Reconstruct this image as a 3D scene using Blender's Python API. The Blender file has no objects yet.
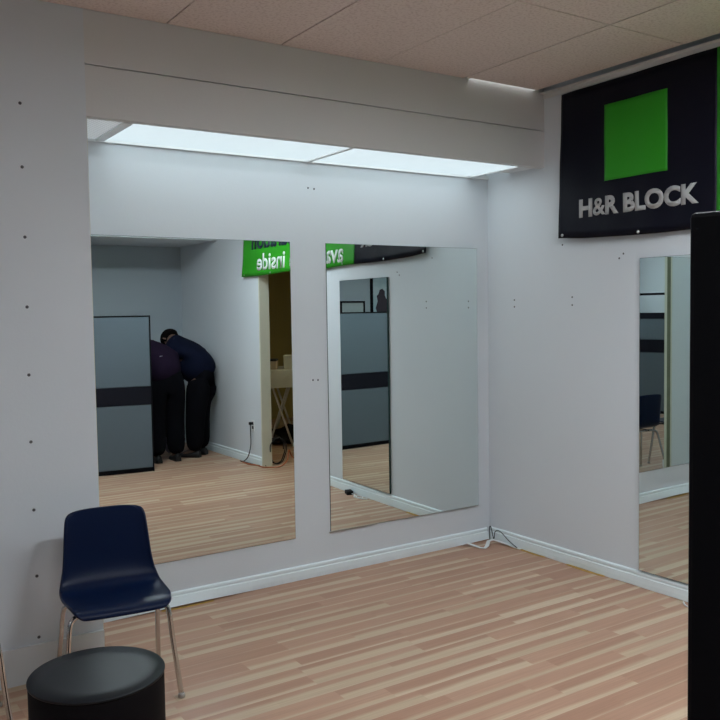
import bpy, bmesh, math, random
from mathutils import Vector, Matrix, noise
random.seed(7)
PI = math.pi
scene = bpy.context.scene
col = scene.collection

# ------------------------------------------------------------------ materials
def newmat(name):
    m = bpy.data.materials.new(name); m.use_nodes = True
    nt = m.node_tree; b = nt.nodes['Principled BSDF']
    return m, nt, b
def mat(name, c, rough=0.6, metal=0.0, spec=0.5, noise_amt=0.0, nscale=8.0, bump=0.0, bscale=60.0, coat=0.0):
    m, nt, b = newmat(name)
    b.inputs['Base Color'].default_value = (*c, 1); b.inputs['Roughness'].default_value = rough
    b.inputs['Metallic'].default_value = metal; b.inputs['Specular IOR Level'].default_value = spec
    b.inputs['Coat Weight'].default_value = coat
    tc = nt.nodes.new('ShaderNodeTexCoord')
    if noise_amt > 0:
        n = nt.nodes.new('ShaderNodeTexNoise'); n.inputs['Scale'].default_value = nscale; n.inputs['Detail'].default_value = 4
        mx = nt.nodes.new('ShaderNodeMix'); mx.data_type = 'RGBA'
        mx.inputs['A'].default_value = (*[v*(1-noise_amt) for v in c], 1)
        mx.inputs['B'].default_value = (*[min(1, v*(1+noise_amt)) for v in c], 1)
        nt.links.new(tc.outputs['Object'], n.inputs['Vector'])
        nt.links.new(n.outputs['Fac'], mx.inputs['Factor']); nt.links.new(mx.outputs['Result'], b.inputs['Base Color'])
    if bump > 0:
        n2 = nt.nodes.new('ShaderNodeTexNoise'); n2.inputs['Scale'].default_value = bscale; n2.inputs['Detail'].default_value = 3
        bp = nt.nodes.new('ShaderNodeBump'); bp.inputs['Strength'].default_value = bump; bp.inputs['Distance'].default_value = 0.01
        nt.links.new(tc.outputs['Object'], n2.inputs['Vector'])
        nt.links.new(n2.outputs['Fac'], bp.inputs['Height']); nt.links.new(bp.outputs['Normal'], b.inputs['Normal'])
    return m
def emis(name, c, s, base=(0.8, 0.8, 0.8)):
    m, nt, b = newmat(name)
    b.inputs['Base Color'].default_value = (*base, 1); b.inputs['Roughness'].default_value = 0.6
    b.inputs['Emission Color'].default_value = (*c, 1); b.inputs['Emission Strength'].default_value = s
    return m

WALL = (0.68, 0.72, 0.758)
M = {}
M['wall'] = mat('painted_drywall', WALL, 0.75, noise_amt=0.02, nscale=1.7, bump=0.05, bscale=90)
M['wall_rear'] = mat('rear_drywall_dimmed', (0.46, 0.51, 0.55), 0.75, noise_amt=0.02, nscale=2, bump=0.05, bscale=90)  # greyer than the other walls: distance from the lamps put into the colour
M['header'] = mat('header_paint', (0.70, 0.70, 0.695), 0.75, noise_amt=0.02, nscale=2, bump=0.05, bscale=90)
M['base'] = mat('baseboard_vinyl', (0.80, 0.89, 0.92), 0.45, noise_amt=0.03, nscale=6)
M['base_grey'] = mat('baseboard_grey', (0.73, 0.75, 0.77), 0.6, noise_amt=0.04, nscale=5)
M['cream'] = mat('cream_trim', (0.68, 0.67, 0.55), 0.6, noise_amt=0.05, nscale=9)
M['olive'] = mat('olive_trim', (0.16, 0.17, 0.11), 0.7, noise_amt=0.25, nscale=14)
M['yellow'] = mat('yellow_wall', (0.44, 0.38, 0.16), 0.8, noise_amt=0.03, nscale=2)
M['glue'] = mat('dried_adhesive', (0.50, 0.30, 0.07), 0.8, noise_amt=0.4, nscale=30)
M['rust'] = mat('cord_rust', (0.40, 0.12, 0.05), 0.6)
M['blue'] = mat('navy_plastic', (0.0015, 0.008, 0.036), 0.36, spec=0.2, bump=0.06, bscale=400)
M['chrome'] = mat('chrome', (0.62, 0.62, 0.62), 0.16, metal=1.0)
M['foot'] = mat('foot_glide', (0.45, 0.42, 0.4), 0.4, metal=0.6)
M['black'] = mat('black_metal', (0.003, 0.003, 0.005), 0.6, spec=0.12)
M['blackm'] = mat('black_trim', (0.008, 0.008, 0.014), 0.7, spec=0.15)
M['stool'] = mat('black_laminate', (0.006, 0.008, 0.011), 0.42, spec=0.28, bump=0.02, bscale=200)
M['stool_side'] = mat('black_laminate_side', (0.004, 0.003, 0.004), 0.6, spec=0.1, bump=0.02, bscale=200)
M['fabric'] = mat('grey_blue_fabric', (0.125, 0.155, 0.180), 0.95, spec=0.1, noise_amt=0.10, nscale=160, bump=0.15, bscale=500)
M['vinyl_black'] = mat('vinyl_black', (0.004, 0.004, 0.011), 0.45, spec=0.15, bump=0.25, bscale=9)
M['vinyl_green'] = mat('vinyl_green', (0.026, 0.31, 0.012), 0.5, spec=0.3)
M['vinyl_grey'] = mat('vinyl_grey_letters', (0.46, 0.46, 0.46), 0.5)
M['vinyl_white'] = mat('vinyl_white_letters', (0.8, 0.83, 0.82), 0.5)
M['vinyl_navy'] = mat('vinyl_navy_letters', (0.01, 0.015, 0.05), 0.5)
M['skin'] = mat('skin', (0.16, 0.085, 0.06), 0.6)
M['hair'] = mat('black_hair', (0.005, 0.004, 0.004), 0.95, spec=.05)
M['navy_cloth'] = mat('navy_cloth', (0.004, 0.006, 0.019), 0.9, spec=0.1, noise_amt=0.2, nscale=20, bump=0.3, bscale=25)
M['plum_cloth'] = mat('plum_cloth', (0.014, 0.007, 0.020), 0.9, spec=0.1, noise_amt=0.2, nscale=20, bump=0.3, bscale=25)
M['trouser'] = mat('black_trouser', (0.004, 0.004, 0.006), 0.9, spec=0.05, bump=0.3, bscale=25)
M['shoe'] = mat('black_shoe', (0.006, 0.006, 0.007), 0.5)
M['logo'] = mat('pale_logo', (0.4, 0.4, 0.45), 0.7)
M['screw'] = mat('dull_screw', (0.10, 0.10, 0.11), 0.5, metal=0.5)
M['plate'] = mat('white_plastic', (0.75, 0.76, 0.76), 0.4)
M['cloth_pale'] = mat('pale_cloth', (0.55, 0.54, 0.46), 0.85, noise_amt=0.05, nscale=5, bump=0.2, bscale=12)
M['card'] = mat('cardboard', (0.45, 0.35, 0.24), 0.8, noise_amt=0.1, nscale=8)
M['dark'] = mat('dark_cloth', (0.01, 0.01, 0.012), 0.9)
M['bag'] = mat('grey_bag', (0.22, 0.20, 0.27), 0.7, noise_amt=0.3, nscale=12, bump=0.4, bscale=15)
M['plenum'] = mat('plenum_grey', (0.012, 0.012, 0.012), 0.9)
M['tbar'] = mat('white_tbar', (0.80, 0.82, 0.83), 0.5)
M['paper'] = mat('paper_white', (0.62, 0.68, 0.70), 0.8)
M['rail'] = mat('strip_silver', (0.5, 0.5, 0.5), 0.3, metal=0.8)

# ceiling tile: speckled mineral fibre
def tile_mat():
    m, nt, b = newmat('ceiling_tile')
    tc = nt.nodes.new('ShaderNodeTexCoord')
    n = nt.nodes.new('ShaderNodeTexNoise'); n.inputs['Scale'].default_value = 70; n.inputs['Detail'].default_value = 5
    n2 = nt.nodes.new('ShaderNodeTexNoise'); n2.inputs['Scale'].default_value = 1.5
    r = nt.nodes.new('ShaderNodeValToRGB')
    r.color_ramp.elements[0].position = .36; r.color_ramp.elements[0].color = (.77, .65, .615, 1)
    r.color_ramp.elements[1].position = .52; r.color_ramp.elements[1].color = (.90, .785, .75, 1)
    mx = nt.nodes.new('ShaderNodeMix'); mx.data_type = 'RGBA'; mx.blend_type = 'MULTIPLY'; mx.inputs['Factor'].default_value = .08
    nt.links.new(tc.outputs['Object'], n.inputs['Vector']); nt.links.new(tc.outputs['Object'], n2.inputs['Vector'])
    nt.links.new(n.outputs['Fac'], r.inputs['Fac']); nt.links.new(r.outputs['Color'], mx.inputs['A'])
    nt.links.new(n2.outputs['Fac'], mx.inputs['B']); nt.links.new(mx.outputs['Result'], b.inputs['Base Color'])
    bp = nt.nodes.new('ShaderNodeBump'); bp.inputs['Strength'].default_value = .4; bp.inputs['Distance'].default_value = .004
    nt.links.new(n.outputs['Fac'], bp.inputs['Height']); nt.links.new(bp.outputs['Normal'], b.inputs['Normal'])
    b.inputs['Roughness'].default_value = .95; b.inputs['Specular IOR Level'].default_value = .1
    return m
M['tile'] = tile_mat()

# laminate floor: staggered strips running along x, each strip pinkish brown with a pale sapwood streak
def floor_mat():
    m, nt, b = newmat('laminate_floor')
    N = nt.nodes; L = nt.links
    def math_(op, a, bb=None, c=None):
        n = N.new('ShaderNodeMath'); n.operation = op
        for i, v in enumerate((a, bb, c)):
            if v is None: continue
            if isinstance(v, (int, float)): n.inputs[i].default_value = v
            else: L.new(v, n.inputs[i])
        return n.outputs[0]
    tc = N.new('ShaderNodeTexCoord'); sx = N.new('ShaderNodeSeparateXYZ'); L.new(tc.outputs['Object'], sx.inputs[0])
    x, y = sx.outputs[0], sx.outputs[1]
    W, LEN = .100, .60
    v = math_('DIVIDE', y, W); row = math_('FLOOR', v); fv = math_('SUBTRACT', v, row)
    def wn(a, bb, seed):
        c = N.new('ShaderNodeCombineXYZ'); 
        for i, q in enumerate((a, bb, seed)):
            if isinstance(q, (int, float)): c.inputs[i].default_value = q
            else: L.new(q, c.inputs[i])
        w = N.new('ShaderNodeTexWhiteNoise'); w.noise_dimensions = '3D'; L.new(c.outputs[0], w.inputs['Vector']); return w.outputs['Value']
    off = wn(row, 0.0, 1.3)
    u = math_('ADD', math_('DIVIDE', x, LEN), math_('MULTIPLY', off, 7.0)); cell = math_('FLOOR', u); fu = math_('SUBTRACT', u, cell)
    r1 = wn(row, cell, 2.7); r2 = wn(row, cell, 5.1); r3 = wn(row, cell, 9.4)
    # wandering boundary of the pale streak
    cc = N.new('ShaderNodeCombineXYZ'); L.new(math_('MULTIPLY', x, 1.6), cc.inputs[0]); L.new(math_('MULTIPLY', y, 12.0), cc.inputs[1]); L.new(math_('MULTIPLY', r1, 40.0), cc.inputs[2])
    nz = N.new('ShaderNodeTexNoise'); nz.inputs['Scale'].default_value = 1.0; nz.inputs['Detail'].default_value = 4; L.new(cc.outputs[0], nz.inputs['Vector'])
    cc2 = N.new('ShaderNodeCombineXYZ'); L.new(math_('MULTIPLY', x, 3.0), cc2.inputs[0]); L.new(math_('MULTIPLY', y, 120.0), cc2.inputs[1]); L.new(math_('MULTIPLY', r2, 30.0), cc2.inputs[2])
    nf = N.new('ShaderNodeTexNoise'); nf.inputs['Scale'].default_value = 1.0; nf.inputs['Detail'].default_value = 5; L.new(cc2.outputs[0], nf.inputs['Vector'])
    thr = math_('MULTIPLY', math_('POWER', r2, 1.4), .68)      # width of the pale part of this strip
    d = math_('SUBTRACT', math_('ADD', thr, math_('MULTIPLY', math_('SUBTRACT', nz.outputs['Fac'], .5), .35)), fv)
    pale = N.new('ShaderNodeMapRange'); pale.interpolation_type = 'SMOOTHSTEP'
    pale.inputs['From Min'].default_value = -.16; pale.inputs['From Max'].default_value = .12; L.new(d, pale.inputs['Value'])
    brown = N.new('ShaderNodeValToRGB'); e = brown.color_ramp.elements
    e[0].position = 0; e[0].color = (.40, .210, .138, 1); e[1].position = 1; e[1].color = (.54, .330, .225, 1)
    L.new(math_('ADD', math_('MULTIPLY', r3, .55), math_('MULTIPLY', nz.outputs['Fac'], .55)), brown.inputs['Fac'])
    palec = N.new('ShaderNodeValToRGB'); e = palec.color_ramp.elements
    e[0].color = (.54, .400, .272, 1); e[1].color = (.64, .490, .345, 1); L.new(r1, palec.inputs['Fac'])
    mx = N.new('ShaderNodeMix'); mx.data_type = 'RGBA'; L.new(pale.outputs[0], mx.inputs['Factor']); L.new(brown.outputs[0], mx.inputs['A']); L.new(palec.outputs[0], mx.inputs['B'])
    gr = N.new('ShaderNodeMix'); gr.data_type = 'RGBA'; gr.blend_type = 'MULTIPLY'; gr.inputs['Factor'].default_value = 1
    g = math_('ADD', math_('MULTIPLY', nf.outputs['Fac'], .38), .74)
    cg = N.new('ShaderNodeCombineColor'); [L.new(g, cg.inputs[i]) for i in range(3)]
    L.new(mx.outputs['Result'], gr.inputs['A']); L.new(cg.outputs[0], gr.inputs['B'])
    L.new(gr.outputs['Result'], b.inputs['Base Color'])
    b.inputs['Roughness'].default_value = .42; b.inputs['Specular IOR Level'].default_value = .35
    return m
M['floor'] = floor_mat()

def mirror_mat():
    m, nt, b = newmat('mirror_silver')
    b.inputs['Base Color'].default_value = (.80, .875, .865, 1); b.inputs['Metallic'].default_value = 1; b.inputs['Roughness'].default_value = 0
    return m
M['mirror'] = mirror_mat()
M['mirror_edge'] = mat('mirror_edge', (.03, .06, .055), .2)
M['ribs'] = mat('acrylic_dimming_ribs', (.74, .78, .81), .6)
M['lens'] = emis('lit_diffuser', (.85, .975, 1.0), 1.75, (.55, .57, .58))
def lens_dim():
    m, nt, b = newmat('prismatic_lens_spill_glow')
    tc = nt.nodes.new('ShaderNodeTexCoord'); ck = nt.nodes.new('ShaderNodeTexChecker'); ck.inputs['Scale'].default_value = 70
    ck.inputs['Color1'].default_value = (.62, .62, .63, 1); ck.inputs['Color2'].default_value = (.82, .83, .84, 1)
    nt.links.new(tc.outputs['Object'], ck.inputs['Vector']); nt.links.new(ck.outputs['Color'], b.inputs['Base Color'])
    b.inputs['Roughness'].default_value = .4; b.inputs['Emission Color'].default_value = (.85, .95, 1, 1); b.inputs['Emission Strength'].default_value = .17; return m  # faint glow stands in for spill from the lit lens beside it
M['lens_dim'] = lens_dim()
M['room_fill'] = emis('fill_diffuser', (.93, 1.01, 1.08), 38.0)  # glow of the added room lights
M['room_fill_soft'] = emis('fill_diffuser_soft', (.93, 1.01, 1.08), 24.0)
M['room_fill_mid'] = emis('fill_diffuser_mid', (.93, 1.01, 1.08), 14.0)
M['tube'] = emis('fluorescent_tube', (.95, 1, 1), 1.1)
M['side_room_fill'] = emis('warm_fill_diffuser', (1.0, .88, .62), 14)  # glow of the added side room light

# ------------------------------------------------------------------ mesh helpers
def B(bm, x0, x1, y0, y1, z0, z1, bev=0.0):
    x0, x1 = sorted((x0, x1)); y0, y1 = sorted((y0, y1)); z0, z1 = sorted((z0, z1))
    r = bmesh.ops.create_cube(bm, size=1)
    bmesh.ops.scale(bm, vec=(x1-x0, y1-y0, z1-z0), verts=r['verts'])
    bmesh.ops.translate(bm, vec=((x0+x1)/2, (y0+y1)/2, (z0+z1)/2), verts=r['verts'])
    if bev > 0:
        es = {e for v in r['verts'] for e in v.link_edges}
        bmesh.ops.bevel(bm, geom=list(es), offset=bev, segments=2, affect='EDGES', profile=.5)
    return bm
def box(x0, x1, y0, y1, z0, z1, bev=0.0): return B(bmesh.new(), x0, x1, y0, y1, z0, z1, bev)
def tube(pts, r, seg=12, bm=None, closed=False, smooth=True):
    bm = bm or bmesh.new(); P = [Vector(p) for p in pts]
    if smooth and len(P) > 2:            # Catmull-Rom
        Q = []
        for i in range(len(P)-1):
            a, b, c, d = P[max(i-1, 0)], P[i], P[i+1], P[min(i+2, len(P)-1)]
            for k in range(6):
                t = k/6; Q.append(.5*((2*b)+(c-a)*t+(2*a-5*b+4*c-d)*t*t+(-a+3*b-3*c+d)*t**3))
        Q.append(P[-1]); P = Q
    rings = []; up = Vector((.3, .2, .93)).normalized(); prev = None
    for i, p in enumerate(P):
        t = (P[min(i+1, len(P)-1)]-P[max(i-1, 0)]).normalized()
        n = t.cross(up) if prev is None else prev-(prev.dot(t))*t
        if n.length < 1e-4: n = t.orthogonal()
        n.normalize(); prev = n; b = t.cross(n)
        rr = r(i/(len(P)-1)) if callable(r) else r
        rings.append([bm.verts.new(p+rr*(math.cos(a)*n+math.sin(a)*b)) for a in [2*PI*k/seg for k in range(seg)]])
    for A, C in zip(rings, rings[1:]):
        for k in range(seg): f = bm.faces.new((A[k], A[(k+1) % seg], C[(k+1) % seg], C[k])); f.smooth = True
    bm.faces.new(rings[0][::-1]); bm.faces.new(rings[-1])
    return bm
def lathe(prof, seg=48, bm=None, at=(0, 0, 0)):
    bm = bm or bmesh.new(); rings = []
    for r, z in prof:
        rings.append([bm.verts.new((at[0]+r*math.cos(2*PI*k/seg), at[1]+r*math.sin(2*PI*k/seg), at[2]+z)) for k in range(seg)])
    for A, C in zip(rings, rings[1:]):
        for k in range(seg): f = bm.faces.new((A[k], A[(k+1) % seg], C[(k+1) % seg], C[k])); f.smooth = True
    bm.faces.new(rings[0][::-1]); bm.faces.new(rings[-1]); return bm
def obj(name, bm, m, parent=None, auto=False):
    me = bpy.data.meshes.new(name); bmesh.ops.recalc_face_normals(bm, faces=bm.faces); bm.to_mesh(me); bm.free()
    for mm in (m if isinstance(m, (list, tuple)) else [m]): me.materials.append(mm)
    o = bpy.data.objects.new(name, me); col.objects.link(o)
    if parent: o.parent = parent
    return o
def tag(o, label=None, cat=None, group=None, kind=None):
    if label: o['label'] = label
    if cat: o['category'] = cat
    if group: o['group'] = group
    if kind: o['kind'] = kind
    return o
def empty(name, loc=(0, 0, 0), rz=0, label=None, cat=None, group=None):
    o = bpy.data.objects.new(name, None); col.objects.link(o); o.location = loc; o.rotation_euler = (0, 0, rz); o.empty_display_size = .1
    return tag(o, label, cat, group)
def struct(name, bm, m, label=None, parent=None):
    o = obj(name, bm, m, parent)
    if parent is None: tag(o, label, None, None, 'structure'); o['category'] = name.split('_')[0]
    return o
def copy_tree(o, parent=None):
    c = o.copy(); col.objects.link(c)
    if parent: c.parent = parent
    for ch in [q for q in bpy.data.objects if q.parent == o]: copy_tree(ch, c)
    return c

# ------------------------------------------------------------------ room
H = 2.985; D = .537; PX = -2.886; ZH = 2.515; XL = -8.0; YR = -5.67; ZT = 3.25
OY0, OY1, OZ = -2.50, -3.53, 2.12
struct('floor', box(XL, 3.3, -7.2, 0, -.05, 0), M['floor'], 'pinkish brown laminate strip floor of the studio')
wb = box(PX-.05, .1, 0, .12, 0, ZT)
wall_back = struct('wall_back', wb, M['wall'], 'white recessed back wall behind the two wide mirrors')
bm = box(0, .1, OY0, 0, 0, ZT); B(bm, 0, .1, OY1, OY0, OZ, ZT); B(bm, 0, .1, YR-.1, OY1, 0, ZT)
wall_right = struct('wall_right', bm, M['wall'], 'white right wall under the black banner')
wall_left = struct('wall_left', box(XL-.1, XL, YR, 0, 0, ZT), M['wall'], 'plain white wall at the far left end of the room')
wall_rear = struct('wall_rear', box(XL, 0, YR-.1, YR, 0, ZT), M['wall_rear'], 'white rear wall seen in the mirrors, its dimness put into the colour')
bm = box(XL, PX, -D, .12, 0, ZT)
pillar = struct('wall_front', bm, M['wall'], 'white wall section at left with a column of screw heads')
bm = box(PX, 0, -D, -D+.05, ZH, 2.740); B(bm, PX, 0, -D, -D+.05, 2.746, ZT); B(bm, PX, 0, -D+.012, -D+.05, 2.738, 2.748)
header = struct('wall_header', bm, M['header'], 'grey painted bulkhead with a thin horizontal seam above the recess')
B_ = box(PX, -.02, -D-.004, -D, 2.746, 2.752)
struct('trim_1', B_, M['header'], 'thin ledge along the seam of the bulkhead')
bm = box(XL, 0, YR, -4.55, 2.45, H)
struct('wall_soffit', bm, M['wall'], 'white soffit dropped along the rear wall')
# yellow room beyond the opening
bm = box(.1, 3.2, -7.1, -7.0, 0, 2.6); B(bm, 3.1, 3.2, -7, -1.9, 0, 2.6); B(bm, .1, 3.2, -1.9, -1.8, 0, 2.6); B(bm, .1, .14, -7.0, -5.77, 0, 2.6)
struct('wall_far', bm, M['yellow'], 'dim yellow walls of the side room seen through the opening')
struct('ceiling', box(.1, 3.2, -7.1, -1.8, 2.6, 2.65), M['yellow'], 'low ceiling of the yellow side room')
# door jamb (cream) around the opening
bm = box(-.006, .106, OY1, OY1+.018, 0, OZ); B(bm, -.006, .106, OY0-.018, OY0, 0, OZ); B(bm, -.006, .106, OY1, OY0, OZ-.018, OZ)
struct('trim_2', bm, M['cream'], 'cream painted jamb of the opening to the side room')
# trim on the alcove side of the pillar
bm = box(PX, PX+.002, -D+.001, -D+.03, 0, ZH); B(bm, PX, PX+.002, -D+.065, -D+.08, 0, ZH)
struct('trim_3', bm, M['cream'], 'cream edge strips on the corner of the left wall section')
struct('trim_4', box(PX, PX+.004, -D+.03, -D+.065, 0, ZH), M['olive'], 'dark unpainted strip on the corner of the left wall section')

# ceiling tiles in one mesh, grid at 0.61 x 1.22
bm = bmesh.new()
xs = [-.67-.61*k for k in range(-1, 13)]; ys = [-1.62-1.22*k for k in range(-1, 4)]
xs[0] = -.090; ys[0] = -D
for i in range(len(xs)-1):
    for j in range(len(ys)-1):
        x1, x0 = xs[i], max(xs[i+1], XL); y1, y0 = ys[j], max(ys[j+1], YR)
        if y1 <= YR or x1 <= XL: continue
        g = .0034
        dz = random.uniform(-.0015, .0015)
        if i == 0 and j == 0: y1 = -D-.024
        B(bm, x0+g, x1-g, y0+g, y1-g, H+dz, H+.016+dz)
struct('ceiling', bm, M['tile'], 'speckled grey ceiling tiles of the studio')
bm = box(XL, 0, YR, -D+.05, ZT-.02, ZT); struct('ceiling', bm, M['plenum'], 'dark plenum deck above the ceiling tiles')
bm = bmesh.new()
for x in xs[1:-1]: B(bm, x-.008, x+.008, YR, -D-.0 if x < -.7 else -D-.04, H+.017, H+.04)
for y in ys[1:-1]: B(bm, XL, -.06, y-.008, y+.008, H+.018, H+.041)
struct('trim_5', bm, M['plenum'], 'dark hangers between the ceiling tiles')
bm = box(-.048, 0, YR, -D, 2.972, 2.976); B(bm, -.006, 0, YR, -D, 2.945, 2.972)
struct('trim_6', bm, M['header'], 'grey wall angle under the ceiling above the banner')
st = empty('strip_light', (-.36, -D-.018, H+.030), 0, 'bright fluorescent tube glimpsed through the gap above the bulkhead', 'light')
obj('tube', tube([(-.27, 0, 0), (.26, 0, 0)], .016, smooth=False), M['tube'], st)
obj('lamp_holder', box(.26, .285, -.018, .018, -.03, .06), M['plate'], st); obj('lamp_holder', box(-.295, -.27, -.018, .018, -.03, .06), M['plate'], st)

# ---- alcove luminous ceiling
ZA = 2.518
def bar(x0, x1, y0, y1, lab, n):
    struct('trim_%d' % n, box(x0, x1, y0, y1, ZA-.006, ZA+.02), M['tbar'], lab)
bar(-2.70, -2.655, -D+.05, -.03, 'white cross bar between the dim and the lit ceiling lens', 7)
bar(-1.445, -1.42, -D+.05, -.03, 'white cross bar between the two lit ceiling lenses', 8)
bar(-.182, -.160, -D+.05, -.03, 'white cross bar at the right end of the lit ceiling lens', 9)
bar(PX, 0, -.014, 0, 'white ledger bar along the back wall under the lit ceiling', 10)
for x0, x1, lab in ((-2.655, -1.445, 'glowing white ceiling lens over the wide left mirror'), (-1.42, -.182, 'glowing white ceiling lens over the mirror nearer the corner')):
    t = empty('recessed_ceiling_light', ((x0+x1)/2, -D/2, ZA), 0, lab, 'ceiling light', 'lit ceiling lenses in the recess')
    hx = (x1-x0)/2
    obj('diffuser', box(-hx, hx, -D/2+.05, D/2-.03, .004, .010), M['lens'], t)
    bm = bmesh.new(); yy = -D/2+.055
    while yy < D/2-.035: B(bm, -hx, hx, yy, yy+.0012, -.0005, .0035); yy += .016
    obj('lens_dimming_ribs', bm, M['ribs'], t)  # ribs added to dim the bright diffuser at a grazing view
    bm = box(-hx, hx, -D/2+.05, D/2-.03, .14, .15)
    obj('housing', bm, M['plate'], t)
t = empty('recessed_ceiling_light', ((PX-2.70)/2, -D/2, ZA), 0, 'unlit prismatic ceiling lens with an added spill glow beside the left wall section', 'ceiling light')
obj('diffuser', box((PX+2.70)/2, -(PX+2.70)/2, -D/2+.05, D/2-.03, .002, .010), M['lens_dim'], t)
t = empty('light_fixture', (-.07, -.2, ZA+.03), 0, 'small bright lamp end showing in the open corner of the recess ceiling', 'light')
obj('lamp_holder', box(-.035, .0, .02, .075, -.008, .03, .004), M['plate'], t)
obj('lamp_end', tube([(.0, .045, .012), (.025, .045, .012)], .012, smooth=False), M['tube'], t)
obj('reflector', box(-.055, .065, -.28, .16, .06, .066), M['rail'], t)
struct('trim_11', box(-.160, 0, -D+.05, -.22, ZA+.008, ZA+.014), M['tbar'], 'grey filler plate in the front corner of the recess ceiling')
struct('ceiling', box(PX, 0, -D+.05, 0, ZA+.16, ZA+.18), M['wall'], 'white cavity lid above the recess lenses')

# ---- baseboards
def baseboard(name, p0, p1, nrm, h, m, lab, wob=None, n=60):
    p0, p1, nrm = Vector(p0), Vector(p1), Vector(nrm).normalized()
    prof = [(0, 0), (.014, 0), (.015, .30), (.0135, .64), (.0085, .70), (.0085, .76), (.012, .80), (.011, .93), (.004, 1.0), (0, 1.0)]
    bm = bmesh.new(); rings = []
    for i in range(n+1):
        t = i/n; p = p0.lerp(p1, t); lift, out = wob(t) if wob else (0, 0)
        ring = []
        for o, z in prof:
            zz = z*h+lift*(1-z); oo = o+out*(1-z)**1.5*(1 if o > 0 else 0)
            q = p+nrm*oo; ring.append(bm.verts.new((q.x, q.y, max(zz, .0005))))
        rings.append(ring)
    k = len(prof)
    for A, C in zip(rings, rings[1:]):
        for j in range(k): bm.faces.new((A[j], A[(j+1) % k], C[(j+1) % k], C[j]))
    bm.faces.new(rings[0]); bm.faces.new(rings[-1][::-1])
    return struct(name, bm, m, lab)
def wob_back(t):        # t=0 at left end; loose left end and a loose right end
    a = .022*math.exp(-((t-.22)/.10)**2); b = .012*max(0, (t-.88)/.12)
    return (a*.6+b*.8, a+b)
baseboard('baseboard_back', (PX, 0, 0), (-.03, 0, 0), (0, -1, 0), .086, M['base'], 'white vinyl baseboard under the wide mirrors, its bottom edge loose', wob_back, 90)
def wob_right(t): return (.010*math.exp(-((t-.10)/.05)**2)+.003*math.sin(t*23)**2, .006*math.exp(-((t-.1)/.08)**2)+.002*math.sin(t*31))
baseboard('baseboard_right', (0, -.005, 0), (0, OY0, 0), (-1, 0, 0), .092, M['base'], 'white ribbed baseboard along the right wall below the narrow mirror', wob_right, 80)
baseboard('baseboard_rear', (0, OY1, 0), (0, YR, 0), (-1, 0, 0), .10, M['base'], 'white ribbed baseboard beyond the opening, seen in the left mirror')
bm = box(XL, PX, -D-.016, -D, .105, .165); B(bm, XL, PX, -D-.013, -D, 0, .105)
struct('baseboard_left', bm, M['base_grey'], 'flat grey baseboard under the left wall section')
bm = box(XL, -.02, YR, YR+.014, 0, .10); struct('baseboard_far', bm, M['base'], 'white baseboard along the rear wall')

# ---- screw heads and holes on the walls
def screw(p, ax, parent, r=.0075, name='screw_head'):
    bm = bmesh.new(); r_ = bmesh.ops.create_cone(bm, cap_ends=True, segments=12, radius1=r, radius2=r*.75, depth=.003)
    o = obj(name, bm, M['screw'], parent)
    o.rotation_euler = {'y': (PI/2, 0, 0), 'x': (0, PI/2, 0)}[ax]; o.location = p
for x, z in ((-3.167, 2.537), (-3.168, 2.265), (-3.167, 1.964), (-3.169, 1.661), (-3.172, 1.364), (-3.174, 1.069), (-3.172, .766), (-3.17, .469), (-3.171, .193)):
    screw((x, -D-.001, z), 'y', pillar)
for x, z in ((-1.431, 2.361), (-1.389, 2.358), (-1.421, 1.208), (-1.386, 1.206)): screw((x, -.001, z), 'y', wall_back, .006)
for y, z in ((-.262, 1.679), (-.262, 1.634), (-.770, 1.687), (-.770, 1.638), (-1.13, 1.905), (-1.16, 1.93), (-.69, 2.015)): screw((-.001, y, z), 'x', wall_right, .006)

# ------------------------------------------------------------------ mirrors (thin wedge backing so that each hangs as it does)
def mirror(ax, a0, a1, z0, z1, ang, lab, j=True):
    """ax 'y' = on the back wall (runs in x), 'x' = on the right wall (runs in y). a0 = end that touches the wall."""
    L_ = abs(a1-a0); th = .005; tip = math.tan(math.radians(abs(ang)))*L_
    d = 1 if a1 > a0 else -1
    def P(s, off, z):           # s along, off away from wall
        return (a0+d*s, -off, z) if ax == 'y' else (-off, a0+d*s, z)
    root = empty('wall_mirror', P(L_/2, 0, z0), 0, lab, 'mirror')
    ox = Vector(root.location)
    def V(bm, s, off, z): return bm.verts.new(Vector(P(s, off, z))-ox)
    bm = bmesh.new()            # backing wedge, edges
    f = [V(bm, 0, th, z0), V(bm, L_, th+tip, z0), V(bm, L_, th+tip, z1), V(bm, 0, th, z1)]
    k = [V(bm, 0, .0005, z0), V(bm, L_, .0005, z0), V(bm, L_, .0005, z1), V(bm, 0, .0005, z1)]
    bm.faces.new(f); bm.faces.new(k[::-1])
    for i in range(4): bm.faces.new((f[i], k[i], k[(i+1) % 4], f[(i+1) % 4]))
    obj('backing', bm, M['mirror_edge'], root)
    bm = bmesh.new(); e = .0015
    f = [V(bm, e, th+.0012, z0+e), V(bm, L_-e, th+tip+.0012, z0+e), V(bm, L_-e, th+tip+.0012, z1-e), V(bm, e, th+.0012, z1-e)]
    k = [V(bm, e, th+.0002, z0+e), V(bm, L_-e, th+tip+.0002, z0+e), V(bm, L_-e, th+tip+.0002, z1-e), V(bm, e, th+.0002, z1-e)]
    bm.faces.new(f); bm.faces.new(k[::-1])
    for i in range(4): bm.faces.new((f[i], k[i], k[(i+1) % 4], f[(i+1) % 4])).material_index = 1
    obj('glass', bm, [M['mirror'], M['mirror_edge']], root)
    return root
m1 = mirror('y', -2.785, -1.565, .258, 2.036, 0.0, 'wide frameless wall mirror between the left wall section and the centre strip')
m2 = mirror('y', -1.317, -.121, .261, 2.036, .80, 'wide frameless wall mirror nearest the room corner')
mN = mirror('x', -2.07, -1.287, .101, 1.896, 1.0, 'narrow frameless mirror on the right wall below the banner')
o = obj('edge_strip', box(-.6075, -.25, -.011, -.002, -.006, .001), M['rail'], m2)

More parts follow.
